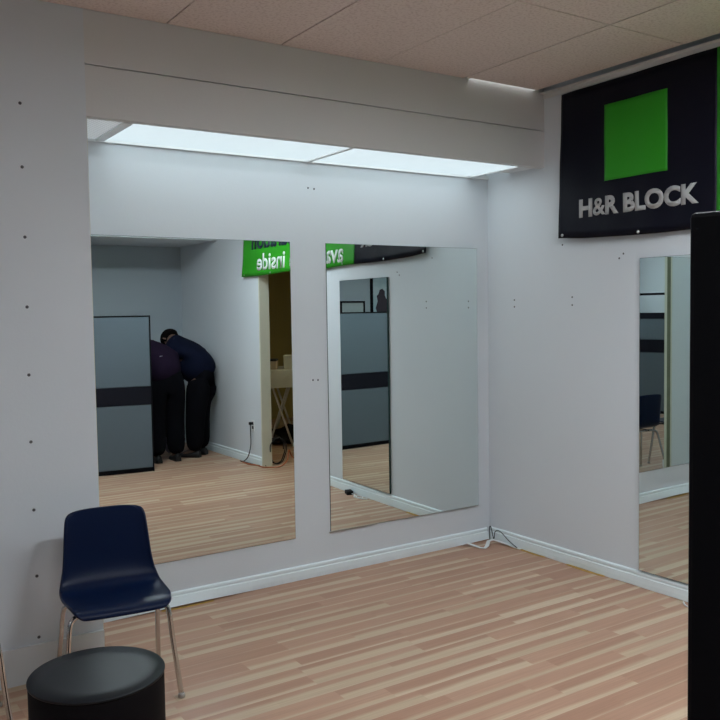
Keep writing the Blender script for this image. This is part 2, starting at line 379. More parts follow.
# ------------------------------------------------------------------ banner
def ext(y, z):      # the near lower corner hangs away from the wall
    t = min(1, max(0, 1-(z-2.037)/.9)); return .042*t*t*min(1, max(.45, 1-(abs(y)-.7)*.55))
def wr(y, z):       # cloth relief, distance from the wall
    return ext(y, z)+.013+.0028*math.sin(y*9+z*3)+.002*math.sin(y*23+1.2)+.0015*math.sin(z*17+y*5)
Y0, YG, Y1, ZB, ZTOP = -.682, -1.757, -3.86, 2.037, 2.935
def sheet(y0, y1, z0f, z1f, off, n=60, k=16, th=.0015, yl=None):
    bm = bmesh.new(); g = []
    for s in (0, th):
        G = []
        for i in range(n+1):
            y = y0+(y1-y0)*i/n; row = []
            for j in range(k+1):
                z = z0f(y)+(z1f(y)-z0f(y))*j/k
                yy = y+(yl(i/n, j/k) if yl else 0)
                row.append(bm.verts.new((-wr(yy, z)-off+s, yy-.9*ext(yy, z)*(1 if yy > -2.2 else 0), z)))
            G.append(row)
        g.append(G)
    for G in g:
        for i in range(n):
            for j in range(k): f = bm.faces.new((G[i][j], G[i+1][j], G[i+1][j+1], G[i][j+1])); f.smooth = True
    A, C = g
    for i in range(n):
        bm.faces.new((A[i][0], A[i+1][0], C[i+1][0], C[i][0])); bm.faces.new((A[i][k], A[i+1][k], C[i+1][k], C[i][k]))
    for j in range(k):
        bm.faces.new((A[0][j], A[0][j+1], C[0][j+1], C[0][j])); bm.faces.new((A[n][j], A[n][j+1], C[n][j+1], C[n][j]))
    return bm
ban = empty('hanging_banner', (0, (Y0+Y1)/2, ZB), 0, 'long vinyl banner, black and green, high on the right wall', 'banner')
ban_off = Vector(ban.location)
def bobj(name, bm, m):
    bmesh.ops.translate(bm, vec=-ban_off, verts=bm.verts); return obj(name, bm, m, ban)
zb = lambda y: ZB+.012*math.exp(-((y-Y0)/.12)**2)-.036*((y-Y0)/(Y1-Y0))+.004*math.sin(y*6)
zt = lambda y: ZTOP+.012*((Y0-y)/1.1)*(1 if y > -1.9 else 0)+(.012 if y <= -1.9 else 0)
tag(bobj('black_section', sheet(Y0, YG, zb, zt, 0, 50, 20, yl=lambda s, t: (.015-.03*t)*(1-s)), M['vinyl_black']), 'black section with grey lettering')
tag(bobj('green_section', sheet(YG, Y1, zb, zt, 0, 90, 20, yl=lambda s, t: (.0+.09*(1-0)*t-.0)*s*s*s), M['vinyl_green']), 'bright green section')
tag(bobj('green_square', sheet(-1.028, -1.463, lambda y: 2.361, lambda y: 2.805, .0022, 24, 20, .0012), M['vinyl_green']), 'bright green square')
def glyphs(txt, bold):
    cu = bpy.data.curves.new('txt', 'FONT'); cu.body = txt; cu.size = 1; cu.offset = bold; cu.extrude = 0.0; cu.resolution_u = 5
    o = bpy.data.objects.new('txt', cu); col.objects.link(o); dg = bpy.context.evaluated_depsgraph_get(); dg.update()
    me = bpy.data.meshes.new_from_object(o.evaluated_get(dg)); bpy.data.objects.remove(o); bpy.data.curves.remove(cu)
    bm = bmesh.new(); bm.from_mesh(me); bpy.data.meshes.remove(me); return bm
def keep(bm, fn):
    bmesh.ops.delete(bm, geom=[f for f in bm.faces if not fn(f.calc_center_median().x)], context='FACES'); return bm
def text_part(bm, y_left, y_right, z_base, z_cap, off, capz, m, name='lettering'):
    x0 = min(v.co.x for v in bm.verts); x1 = max(v.co.x for v in bm.verts)
    for v in bm.verts:
        y = y_left+(y_right-y_left)*(v.co.x-x0)/(x1-x0); z = z_base+(z_cap-z_base)*v.co.y/capz
        v.co = Vector((-wr(y, z)-off, y-.9*ext(y, z)*(1 if y > -2.2 else 0), z))
    r = bmesh.ops.extrude_face_region(bm, geom=list(bm.faces))
    bmesh.ops.translate(bm, vec=(.0018, 0, 0), verts=[g for g in r['geom'] if isinstance(g, bmesh.types.BMVert)])
    return bobj(name, bm, m)
g1 = glyphs('H', .045); xa = max(v.co.x for v in g1.verts)+.004; g1.free()
g1 = glyphs('H&', .020); xb = max(v.co.x for v in g1.verts)+.004; g1.free()
gA = keep(glyphs('H&R BLOCK', .045), lambda x: x < xa or x > xb)
gB = keep(glyphs('H&R BLOCK', .020), lambda x: xa < x < xb)
tmp = bpy.data.meshes.new('tmp'); gB.to_mesh(tmp); gB.free(); gA.from_mesh(tmp); bpy.data.meshes.remove(tmp)
bmesh.ops.delete(gA, geom=[v for v in gA.verts if not v.link_faces], context='VERTS')
text_part(gA, -.838, -1.655, 2.169, 2.274, .0032, .737, M['vinyl_grey'])
text_part(glyphs('available', .02), -1.93, -2.80, 2.062, 2.24, .0032, .75, M['vinyl_white'])
text_part(glyphs('inside', .02), -2.90, -3.50, 2.062, 2.24, .0032, .75, M['vinyl_white'])
text_part(glyphs('preparation', .03), -2.35, -3.63, 2.285, 2.455, .0032, .75, M['vinyl_navy'])
for y in (-.70, -1.27, -1.95, -2.6, -3.2, -3.8):
    bm = lathe([(.004, -.001), (.010, -.001), (.010, .001), (.004, .001)], 14)
    bmesh.ops.rotate(bm, matrix=Matrix.Rotation(PI/2, 3, 'Y'), verts=bm.verts); bmesh.ops.translate(bm, vec=(-wr(y, 2.055)-.002, y-.9*ext(y, 2.055)*(1 if y > -2.2 else 0), zb(y)+.016), verts=bm.verts)
    bobj('grommet', bm, M['rail'])

# ------------------------------------------------------------------ school chair
def chair_shell():
    prof = [(-.220, .420, .165), (-.216, .434, .186), (-.200, .4445, .196), (-.150, .445, .207), (-.08, .437, .214), (0, .431, .218), (.07, .433, .217),
            (.115, .448, .214), (.140, .478, .206), (.152, .528, .194), (.163, .595, .188), (.173, .665, .182), (.183, .725, .177), (.188, .754, .172), (.191, .769, .165), (.192, .775, .150)]
    K = 20; G = []; bm = bmesh.new(); n = len(prof)
    for i, (y, z, w) in enumerate(prof):
        row = []; t = i/(n-1)
        for j in range(K+1):
            s = -1+2*j/K; x = w*math.sin(s*PI/2*.92)/math.sin(PI/2*.92)
            e = abs(s)**3
            if i < 7: dz = .010*e*(1 if i > 2 else .2)-.004*(1-s*s); dy = 0
            elif i < 9: dz = .006*e; dy = -.018*e
            else: dz = 0; dy = -.022*e+.008*(1-s*s)
            if i >= 13: dz -= .012*e
            row.append(bm.verts.new((x, y+dy, z+dz)))
        G.append(row)
    for i in range(n-1):
        for j in range(K): f = bm.faces.new((G[i][j], G[i][j+1], G[i+1][j+1], G[i+1][j])); f.smooth = True
    # down-turned rim on the seat sides and front
    return bm
def make_chair(label):
    t = empty('school_chair', (0, 0, 0), 0, label, 'chair', None)
    s = obj('seat_shell', chair_shell(), M['blue'], t)
    m = s.modifiers.new('t', 'SOLIDIFY'); m.thickness = .013; m.offset = -1; m.use_rim = True
    m = s.modifiers.new('s', 'SUBSURF'); m.levels = 2; m.render_levels = 2
    for sx in (-1, 1):
        pf = [(sx*.10, -.095, .408), (sx*.150, -.10, .407), (sx*.188, -.108, .392), (sx*.202, -.116, .352), (sx*.214, -.128, .22), (sx*.236, -.150, .012)]
        pr = [(sx*.10, .075, .406), (sx*.150, .08, .405), (sx*.186, .090, .390), (sx*.200, .102, .350), (sx*.208, .140, .22), (sx*.222, .205, .012)]
        for p in (pf, pr):
            l = obj('leg', tube(p, .0108, 14), M['chrome'], t)
            q = p[-1]; f = obj('glide', lathe([(.013, 0), (.0155, .003), (.014, .016), (.011, .020)], 16, at=(q[0], q[1], .0)), M['foot'], l)
    bm = tube([(-.12, -.095, .408), (.12, -.095, .408)], .009, 10, smooth=False); tube([(-.12, .075, .406), (.12, .075, .406)], .009, 10, bm, smooth=False)
    tube([(-.10, -.095, .408), (-.10, .075, .406)], .009, 10, bm, smooth=False); tube([(.10, -.095, .408), (.10, .075, .406)], .009, 10, bm, smooth=False)
    obj('seat_frame', bm, M['chrome'], t)
    return t
c1 = make_chair('navy blue plastic school chair with chrome legs behind the black round table'); c1.location = (-2.935, -.893, 0); c1.rotation_euler.z = math.radians(-7)
c2 = copy_tree(c1); c2.location = (-3.615, -.90, 0); c2.rotation_euler.z = math.radians(-4)
tag(c2, 'second school chair cut off by the left frame edge, only one chrome leg showing', 'chair')

# ------------------------------------------------------------------ black round side table
t = empty('round_side_table', (-3.233, -1.662, 0), 0, 'black drum shaped side table in the left foreground before the blue chair', 'side table')
obj('body', lathe([(.200, 0), (.209, .004), (.2145, .012), (.2145, .438), (.2135, .4395)], 72), M['stool_side'], t)
obj('tabletop', lathe([(.214, .440), (.2165, .441), (.2175, .443), (.2175, .447), (.2155, .4495), (.15, .450), (.001, .450)], 72), M['stool'], t)

# ------------------------------------------------------------------ office partitions
def partition(p0, p1, h, label, bands, cap=.030, posts=(True, True), name='office_partition', post_w=.035, th=.06):
    a, b = Vector((*p0, 0)), Vector((*p1, 0)); L_ = (b-a).length
    rz = math.atan2(b.y-a.y, b.x-a.x)
    t = empty(name, a, rz, label, 'partition')
    z = .04; hh = th/2
    obj('bottom_rail', box(post_w, L_-post_w, -hh, hh, .005, .045, .003), M['black'], t)
    for k, (nm, z0, z1, mt) in enumerate(bands):
        obj(nm, box(post_w, L_-post_w, -hh+(.004 if mt != 'blackm' else 0), hh-(.004 if mt != 'blackm' else 0), z0, z1, .006 if mt != 'blackm' else .002), M[mt], t)
    obj('top_cap', box(post_w, L_-post_w, -hh, hh, h-cap, h-.001, .004), M['black'], t)
    for k, x in enumerate((0, L_-post_w)):
        obj('post', box(x, x+post_w, -hh, hh, .0, h, .004), M['black'], t)
    return t
BA = [('lower_panel', .045, .700, 'fabric'), ('middle_band', .700, .885, 'blackm'), ('upper_panel', .885, 1.597, 'fabric')]
partition((-1.005, -4.025), (-2.75, -4.23), 1.612, 'grey fabric office partition with black middle band, beside the bending people', BA, .015, post_w=.014)
partition((-3.4248, -4.0136), (-3.10, -4.95), 1.688, 'black framed partition edge close at the right of the photo', BA, .03, post_w=.10)
BC = [('lower_panel', .045, .93, 'fabric'), ('middle_band', .93, 1.12, 'blackm'), ('upper_panel', 1.12, 1.44, 'fabric'), ('shelf_band', 1.44, 1.53, 'blackm')]
t = partition((-7.0, -2.9), (-7.0, -5.3), 1.83, 'far partition with two black bands, seen in the narrow mirror', BC, .035, post_w=.04)

# ------------------------------------------------------------------ people
def skin_mesh(nodes, edges, root, sub=1):
    me = bpy.data.meshes.new('sk'); names_ = list(nodes); ix = {n: i for i, n in enumerate(names_)}
    me.from_pydata([nodes[n][0] for n in names_], [(ix[a], ix[b]) for a, b in edges], [])
    o = bpy.data.objects.new('sk', me); col.objects.link(o)
    m = o.modifiers.new('skin', 'SKIN'); m.use_smooth_shade = True
    s = o.modifiers.new('sub', 'SUBSURF'); s.levels = sub; s.render_levels = sub
    for n in names_:
        r = nodes[n][1]; me.skin_vertices[0].data[ix[n]].radius = (r, r) if not isinstance(r, tuple) else r
        me.skin_vertices[0].data[ix[n]].use_root = (n == root)
    dg = bpy.context.evaluated_depsgraph_get(); dg.update()
    r = bpy.data.meshes.new_from_object(o.evaluated_get(dg)); bpy.data.objects.remove(o); bpy.data.meshes.remove(me)
    bm = bmesh.new(); bm.from_mesh(r); bpy.data.meshes.remove(r)
    for f in bm.faces: f.smooth = True
    return bm
def lerp(a, b, t): return tuple(a[i]+(b[i]-a[i])*t for i in range(3))
def person(J, label, top, loc):
    """J: joint positions in metres relative to loc"""
    root = empty('person', loc, 0, label, 'person', None)
    n = {}; e = []
    n['pel'] = (J['pel'], (.13, .11)); n['wai'] = (lerp(J['pel'], J['chest'], .45), (.125, .10)); n['chest'] = (J['chest'], (.15, .115)); n['neck'] = (J['neck'], .055)
    n['jaw'] = (lerp(J['neck'], J['head'], .6), .066); n['head'] = (J['head'], .095); n['crown'] = (J['crown'], .065)
    e += [('pel', 'wai'), ('wai', 'chest'), ('chest', 'neck'), ('neck', 'jaw'), ('jaw', 'head'), ('head', 'crown')]
    for s in 'LR':
        n['hip'+s] = (J['hip'+s], .095); n['kne'+s] = (J['kne'+s], .058); n['ank'+s] = (J['ank'+s], .040); n['toe'+s] = (J['toe'+s], .030)
        n['sho'+s] = (J['sho'+s], .062); n['elb'+s] = (J['elb'+s], .042); n['wri'+s] = (J['wri'+s], .026); n['pal'+s] = (J['pal'+s], (.036, .018))
        e += [('pel', 'hip'+s), ('hip'+s, 'kne'+s), ('kne'+s, 'ank'+s), ('ank'+s, 'toe'+s), ('chest', 'sho'+s), ('sho'+s, 'elb'+s), ('elb'+s, 'wri'+s), ('wri'+s, 'pal'+s)]
    body = skin_mesh(n, e, 'pel', 2)
    # hands: five separate curled fingers on each palm, rooted inside the palm
    for s in 'LR':
        w, p = Vector(J['wri'+s]), Vector(J['pal'+s]); d = (p-w).normalized(); side = d.cross(Vector((0, 0, 1)) if abs(d.z) < .9 else Vector((1, 0, 0))).normalized(); dn = d.cross(side).normalized()
        for k, ln in enumerate((.070, .078, .072, .058)):
            b0 = p+side*(-.027+.018*k); b1 = b0+d*ln*.55+dn*.006; b2 = b1+d*ln*.32+dn*.02; b3 = b2+d*ln*.15+dn*.025
            tube([p+side*(-.018+.012*k)-d*.01, b0+d*.02, b1, b2, b3], lambda t: .009-.0025*t, 8, body)
        q0 = p-d*.03-side*.02; tube([q0, q0-side*.03+d*.02, q0-side*.045+d*.05+dn*.01], lambda t: .0105-.003*t, 8, body)
    # face: nose and ears
    h = Vector(J['head']); up = (Vector(J['crown'])-h).normalized(); fw = (Vector(J['face'])-h).normalized(); sd = up.cross(fw).normalized()
    tube([h+fw*.085+up*.01, h+fw*.112-up*.02, h+fw*.092-up*.032], lambda t: .010+.005*t, 8, body)
    for k in (-1, 1): tube([h+sd*k*.088+up*.02, h+sd*k*.100, h+sd*k*.090-up*.025], .010, 8, body)
    obj('body', body, M['skin'], root)
    for k in (-1, 1):
        eye = bmesh.new(); r = bmesh.ops.create_uvsphere(eye, u_segments=10, v_segments=8, radius=.011); bmesh.ops.translate(eye, vec=h+fw*.084+sd*k*.032+up*.012, verts=r['verts'])
        obj('eye', eye, M['plate'], root)
    # hair cap
    hb = bmesh.new(); bmesh.ops.create_icosphere(hb, subdivisions=3, radius=1)
    Rm = Matrix((sd, fw, up)).transposed()
    for v in hb.verts:
        c = v.co.copy(); k = 1+.03*noise.noise(c*6)
        if c.y > .35 and c.z < .35: c.y = .35; k *= .97
        if c.z < -.35: c.z = -.35-(c.z+.35)*-.2
        v.co = h+up*.020-fw*.008+Rm @ Vector((c.x*.106*k, c.y*.116*k, c.z*.105*k))
    for f in hb.faces: f.smooth = True
    obj('hair', hb, M['hair'], root)
    # jacket or shirt
    n2 = {'hem': (lerp(J['pel'], J['chest'], -.25), .215), 'wai': (lerp(J['pel'], J['chest'], .40), .222), 'chest': (J['chest'], .212), 'col': (lerp(J['chest'], J['neck'], 1.15), .105)}
    e2 = [('hem', 'wai'), ('wai', 'chest'), ('chest', 'col')]
    for s in 'LR':
        n2['sho'+s] = (J['sho'+s], .105); n2['elb'+s] = (J['elb'+s], .072); n2['cuf'+s] = (lerp(J['elb'+s], J['wri'+s], .9), .046)
        e2 += [('chest', 'sho'+s), ('sho'+s, 'elb'+s), ('elb'+s, 'cuf'+s)]
    jk = obj('jacket', skin_mesh(n2, e2, 'chest', 2), M[top], root)
    n3 = {'pel': (J['pel'], .18), 'top': (lerp(J['pel'], J['chest'], .30), .175)}; e3 = [('pel', 'top')]
    for s in 'LR':
        n3['hip'+s] = (J['hip'+s], .155); n3['kne'+s] = (J['kne'+s], .118); n3['ank'+s] = (lerp(J['kne'+s], J['ank'+s], 1.06), .100)
        e3 += [('pel', 'hip'+s), ('hip'+s, 'kne'+s), ('kne'+s, 'ank'+s)]
    obj('trousers', skin_mesh(n3, e3, 'pel', 2), M['trouser'], root)
    for s in 'LR':
        a, b = Vector(J['ank'+s]), Vector(J['toe'+s]); d = (b-a); d.z = 0; d.normalize(); f = Vector((a.x, a.y, 0))
        bm = bmesh.new(); sdv = d.cross(Vector((0, 0, 1)))
        for k, (u, w, hh) in enumerate(((-.07, .030, .07), (-.04, .040, .09), (.04, .042, .085), (.10, .048, .055), (.16, .046, .045), (.20, .028, .035))):
            ring = []
            for q in range(12):
                an = 2*PI*q/12; zz = max(math.sin(an), -.0)*hh+.001 if math.sin(an) > 0 else .001
                ring.append(bm.verts.new(f+d*u+sdv*(w*math.cos(an))+Vector((0, 0, zz))))
            if k:
                for q in range(12): bm.faces.new((pr_[q], pr_[(q+1) % 12], ring[(q+1) % 12], ring[q])).smooth = True
            else: bm.faces.new(ring)
            pr_ = ring
        bm.faces.new(pr_[::-1])
        obj('shoe', bm, M['shoe'], root)
    return root
# person in navy, bending towards the left from beside the right wall
P2 = dict(pel=(.03, .02, .93), chest=(-.10, -.11, 1.24), neck=(-.17, -.24, 1.29), head=(-.20, -.33, 1.33), crown=(-.215, -.375, 1.34), face=(-.225, -.355, 1.22),
          hipL=(-.03, .09, .86), hipR=(.04, -.07, .86), kneL=(-.10, .10, .47), kneR=(.04, -.08, .47), ankL=(-.11, .09, .08), ankR=(.03, -.05, .08), toeL=(-.21, -.02, .03), toeR=(-.06, -.17, .03),
          shoL=(-.28, -.09, 1.19), shoR=(.00, -.30, 1.19), elbL=(-.33, -.18, .94), elbR=(-.05, -.38, .92), wriL=(-.32, -.32, .76), wriR=(-.13, -.44, .76), palL=(-.32, -.38, .70), palR=(-.16, -.49, .70))
person(P2, 'person in a navy jacket and black trousers bending over in the rear corner', 'navy_cloth', (-.235, -4.62, 0))
# person in plum, back turned, bending away behind the partition end
P1 = dict(pel=(0, 0, .92), chest=(-.07, -.15, 1.23), neck=(-.10, -.28, 1.27), head=(-.11, -.37, 1.26), crown=(-.112, -.415, 1.27), face=(-.11, -.39, 1.16),
          hipL=(.09, .0, .84), hipR=(-.09, .0, .84), kneL=(.11, -.05, .46), kneR=(-.10, -.06, .46), ankL=(.10, .02, .08), ankR=(-.12, .02, .08), toeL=(.11, -.12, .03), toeR=(-.13, -.12, .03),
          shoL=(.10, -.24, 1.18), shoR=(-.25, -.23, 1.18), elbL=(.12, -.33, .92), elbR=(-.28, -.33, .92), wriL=(.04, -.47, .78), wriR=(-.18, -.47, .78), palL=(.02, -.53, .76), palR=(-.16, -.53, .76))
p1 = person(P1, 'person in a dark plum shirt and black trousers leaning forward behind the partition end', 'plum_cloth', (-.69, -4.47, 0))
bm = box(-.025, .025, -.002, .002, -.006, .006, .001)
lg = obj('shirt_logo', bm, M['logo'], p1); lg.location = (-.055, .055, 1.165); lg.rotation_euler = (math.radians(-50), 0, math.radians(-20))

# bag on the floor between them
bm = bmesh.new(); bmesh.ops.create_icosphere(bm, subdivisions=4, radius=1)
for v in bm.verts:
    c = v.co.copy(); k = 1+.22*noise.noise(c*2.2)+.06*noise.noise(c*7); v.co = Vector((c.x*.12*k, c.y*.10*k, max(c.z, -.75)*.14*k+.105))
mz = min(v.co.z for v in bm.verts)
for v in bm.verts: v.co.z -= mz
for f in bm.faces: f.smooth = True
bg = obj('crumpled_bag', bm, M['bag']); bg.location = (-.40, -5.02, 0); tag(bg, 'crumpled grey bag on the floor between the two bending people', 'bag')
tube_b = None

# ------------------------------------------------------------------ framed pictures on the rear wall
def frame(x0, x1, z0, z1, w, lab, art):
    t = empty('framed_picture', ((x0+x1)/2, YR, z0), 0, lab, 'picture'); hx = (x1-x0)/2; h = z1-z0
    bm = box(-hx, -hx+w, 0, .025, 0, h); B(bm, hx-w, hx, 0, .025, 0, h); B(bm, -hx+w, hx-w, 0, .025, h-w, h); B(bm, -hx+w, hx-w, 0, .025, 0, w)
    obj('frame', bm, M['black'], t); obj('picture', box(-hx+w, hx-w, .002, .012, w, h-w), art, t)
    return t
def art_doc():
    m, nt, b = newmat('document_print'); tc = nt.nodes.new('ShaderNodeTexCoord'); n = nt.nodes.new('ShaderNodeTexWave'); n.bands_direction = 'Z'; n.inputs['Scale'].default_value = 18
    r = nt.nodes.new('ShaderNodeValToRGB'); r.color_ramp.elements[0].color = (.45, .5, .5, 1); r.color_ramp.elements[1].color = (.6, .66, .66, 1)
    nt.links.new(tc.outputs['Object'], n.inputs['Vector']); nt.links.new(n.outputs['Fac'], r.inputs['Fac']); nt.links.new(r.outputs['Color'], b.inputs['Base Color']); b.inputs['Roughness'].default_value = .5; return m
def art_sky():
    m, nt, b = newmat('sky_print'); tc = nt.nodes.new('ShaderNodeTexCoord'); n = nt.nodes.new('ShaderNodeTexNoise'); n.inputs['Scale'].default_value = 4
    r = nt.nodes.new('ShaderNodeValToRGB'); r.color_ramp.elements[0].position = .4; r.color_ramp.elements[1].position = .6
    r.color_ramp.elements[0].color = (.42, .55, .60, 1); r.color_ramp.elements[1].color = (.62, .72, .75, 1)
    nt.links.new(tc.outputs['Object'], n.inputs['Vector']); nt.links.new(n.outputs['Fac'], r.inputs['Fac']); nt.links.new(r.outputs['Color'], b.inputs['Base Color']); b.inputs['Roughness'].default_value = .5; return m
fr1 = frame(-2.36, -1.97, 1.30, 1.763, .022, 'small black framed certificate on the rear wall', art_doc())
fr2 = frame(-3.25, -2.460, 1.25, 2.30, .035, 'tall black framed poster of a silhouetted figure on the rear wall', art_sky())
# silhouette of a seated figure printed on the poster, built as a thin flat print
bm = bmesh.new()
def poly(pts, off=.0135):
    vs = [bm.verts.new((x, off, z)) for x, z in pts]; bm.faces.new(vs)
def S(x, z): return (x+2.935, z-1.25)      # world -> frame local
pts = [S(-2.66, 1.55), S(-2.62, 1.66), S(-2.655, 1.76), S(-2.64, 1.83), S(-2.675, 1.87), S(-2.69, 1.92), S(-2.735, 1.935), S(-2.775, 1.90), S(-2.775, 1.84), S(-2.80, 1.79), S(-2.92, 1.74), S(-3.10, 1.70), S(-3.22, 1.55)]
poly(pts)
r = bmesh.ops.extrude_face_region(bm, geom=list(bm.faces)); bmesh.ops.translate(bm, vec=(0, -.001, 0), verts=[g for g in r['geom'] if isinstance(g, bmesh.types.BMVert)])
obj('silhouette', bm, mat('print_dark', (.05, .035, .05), .6), fr2)

# ------------------------------------------------------------------ folding table in the yellow room
t = empty('folding_table', (1.02, -4.72, 0), math.radians(33.5), 'folding table with crossed metal legs and pale cloth in the yellow side room', 'table')
obj('tabletop', box(-.75, .75, -.36, .36, .905, .935, .004), M['plate'], t)
for cx, cy in ((-.12, .22), (.50, .22), (-.12, -.22), (.50, -.22)):
    bm = tube([(cx-.15, cy, .0), (cx+.15, cy, .905)], .013, 10, smooth=False); tube([(cx+.15, cy+.028, .0), (cx-.15, cy+.028, .905)], .013, 10, bm, smooth=False)
    tube([(cx, cy-.014, .4525), (cx, cy+.042, .4525)], .010, 8, bm, smooth=False)
    obj('leg', bm, M['plate'], t)
bm = bmesh.new()        # draped cloth with a soft hem
n = 60; loop = []
per = []
for k in range(16): per.append((-.76+1.52*k/15, -.37))
for k in range(1, 8): per.append((.76, -.37+.74*k/7))
for k in range(1, 16): per.append((.76-1.52*k/15, .37))
for k in range(1, 7): per.append((-.76, .37-.74*k/7))
rings = []
for z, o in ((.938, 0), (.93, .004), (.84, .010), (.72, .016)):
    rings.append([bm.verts.new((x*(1+o)+(.008*math.sin(i*1.9) if z < .9 else 0), y*(1+o*2)+(.010*math.sin(i*1.7) if z < .9 else 0), z+(.008*math.sin(i*.9) if z < .8 else 0))) for i, (x, y) in enumerate(per)])
for A, C in zip(rings, rings[1:]):
    for i in range(len(per)): bm.faces.new((A[i], A[(i+1) % len(per)], C[(i+1) % len(per)], C[i]))
bm.faces.new(rings[0])
cl = obj('tablecloth', bm, M['cloth_pale']); cl.location = t.location; cl.rotation_euler = t.rotation_euler
tag(cl, 'short pale cloth draped over the folding table in the side room', 'tablecloth')
for (x, y, w, d, h, nm, mt, lab) in ((.66, -4.72, .30, .22, .10, 'cardboard_box', 'card', 'low cardboard box on the pale cloth, nearest the jamb'), (1.02, -4.62, .26, .20, .14, 'cardboard_box', 'cloth_pale', 'pale box in the middle of the clothed table'), (1.36, -4.42, .22, .2, .08, 'cardboard_box', 'card', 'flat cardboard box at the far end of the clothed table')):
    r_ = empty(nm, (x, y, .9385), math.radians(33.5), lab, 'box')
    obj('carton', box(-w/2, w/2, -d/2, d/2, 0, h, .003), M[mt], r_); obj('lid', box(-w/2-.004, w/2+.004, -d/2-.004, d/2+.004, h, h+.02, .003), M['dark' if mt == 'card' and x < 1 else mt], r_)
# dark bags and tangle under the table
bm = bmesh.new()
for cx, cy, r0 in ((-.3, .0, .17), (.02, -.05, .2), (.35, .03, .17)):
    q = bmesh.ops.create_icosphere(bm, subdivisions=3, radius=1)
    for v in q['verts']:
        c = v.co.copy(); k = 1+.2*noise.noise(c*2+Vector((cx*9, 0, 0))); v.co = Vector((cx+c.x*r0*1.2*k, cy+c.y*r0*k, max(0, (c.z+.8)*r0*.62*k)))
for f in bm.faces: f.smooth = True
o = obj('dark_cloth_heap', bm, M['dark']); o.location = (1.0, -4.72, 0); o.rotation_euler.z = math.radians(33.5); tag(o, 'heap of dark cloth on the floor under the folding table', 'cloth')

# ------------------------------------------------------------------ outlet, cords, debris
t = empty('wall_outlet', (0, -3.73, .36), 0, 'white wall outlet with a black plug near the opening, seen in the left mirror', 'outlet')
obj('cover_plate', box(-.006, 0, -.035, .035, 0, .115, .002), M['plate'], t); obj('socket', box(-.008, -.005, -.016, .016, .062, .094, .002), M['dark'], t); obj('socket', box(-.008, -.005, -.016, .016, .018, .050, .002), M['dark'], t)
o = obj('power_cable', tube([(-.012, 0, .075), (-.03, .01, .07), (-.035, .02, -.02), (-.04, .03, -.15), (-.05, -.02, -.28), (-.06, -.12, -.345), (-.05, -.2, -.352), (.0, -.3, -.352), (.06, -.36+.5, -.352)][:7]+[(-.03, .13, -.352), (.03, .24, -.352)], .0055, 8), M['dark'])
o.location = (0, -3.75, .36); tag(o, 'black power cord hanging from the wall outlet to the floor', 'cord'); obj('plug', box(-.04, -.009, -.014, .014, .062, .092, .004), M['dark'], o)
o = obj('extension_cord', tube([(-.05, -3.95, .007), (-.07, -3.75, .007), (-.03, -3.6, .007), (-.02, -3.45, .007), (.12, -3.38, .007), (.25, -3.45, .05), (.33, -3.55, .14), (.40, -3.60, .05), (.5, -3.55, .007), (.42, -3.42, .007), (.3, -3.36, .007)], .007, 8), M['rust'])
tag(o, 'rust orange extension cord tangled on the floor at the opening', 'cord')
o = obj('cable_coil', tube([(.18+.10*math.cos(a)*(1+.1*math.sin(3*a)), -3.58+.03*a/6, .15+.14*math.sin(a)) for a in [i*PI/6 for i in range(0, 31)]], .006, 8, smooth=True), M['dark'])
tag(o, 'coil of black cable standing just inside the opening', 'cable')
# corner: loose white strip, thin dark wire, adhesive stain
def ribbon(pts, w, th=.0025):
    bm = bmesh.new(); R_ = []
    for i, p in enumerate(pts):
        p = Vector(p); tdir = (Vector(pts[min(i+1, len(pts)-1)])-Vector(pts[max(i-1, 0)])).normalized(); s = Vector((-tdir.y, tdir.x, 0)).normalized()*w/2
        R_.append([bm.verts.new(p-s), bm.verts.new(p+s), bm.verts.new(p+s+Vector((0, 0, th))), bm.verts.new(p-s+Vector((0, 0, th)))])
    for A, C in zip(R_, R_[1:]):
        for j in range(4): bm.faces.new((A[j], A[(j+1) % 4], C[(j+1) % 4], C[j]))
    bm.faces.new(R_[0][::-1]); bm.faces.new(R_[-1]); return bm
o = obj('vinyl_strip', ribbon([(-.27, -.022, .004), (-.25, -.05, .02), (-.235, -.09, .012), (-.215, -.14, .003), (-.195, -.165, .002), (-.16, -.15, .010), (-.12, -.12, .028), (-.08, -.12, .030), (-.05, -.15, .020), (-.03, -.20, .012), (-.025, -.26, .006), (-.022, -.33, .003)], .026), M['plate'])
tag(o, 'loose curled strip of white trim on the floor in the corner', 'trim strip')
o = obj('thin_wire', tube([(-.018, -.022, .004), (-.020, -.022, .085), (-.024, -.04, .094), (-.026, -.07, .02), (-.03, -.09, .075), (-.03, -.14, .085), (-.028, -.22, .04), (-.026, -.30, .006)], .0028, 8), M['dark'])
tag(o, 'thin dark wire looping out of the room corner above the floor', 'wire')
def smear(name, pts, w, lab):
    o = obj(name, ribbon(pts, w, .0012), M['glue']); tag(o, lab, 'adhesive'); return o
smear('adhesive_smear', [(-.021, -.20, .001), (-.026, -.30, .001), (-.024, -.38, .001), (-.030, -.47, .001), (-.023, -.55, .001)], .020, 'brown adhesive smear along the right baseboard near the corner')
smear('adhesive_smear', [(-.021, -.74, .001), (-.030, -.82, .001), (-.032, -.92, .001), (-.024, -1.04, .001)], .024, 'short brown adhesive smear further along the right baseboard')
smear('adhesive_smear', [(-2.42, -.030, .001), (-2.30, -.040, .001), (-2.22, -.040, .001), (-2.12, -.036, .001)], .022, 'yellow brown adhesive smear by the back baseboard beside the chair')
o = obj('power_adapter', box(-.03, .03, -.045, .045, 0, .035, .006), M['dark']); o.location = (-.055, -1.88, 0); o.rotation_euler.z = .3
tag(o, 'small black adapter on the floor by the right baseboard, seen in the mirror', 'adapter')
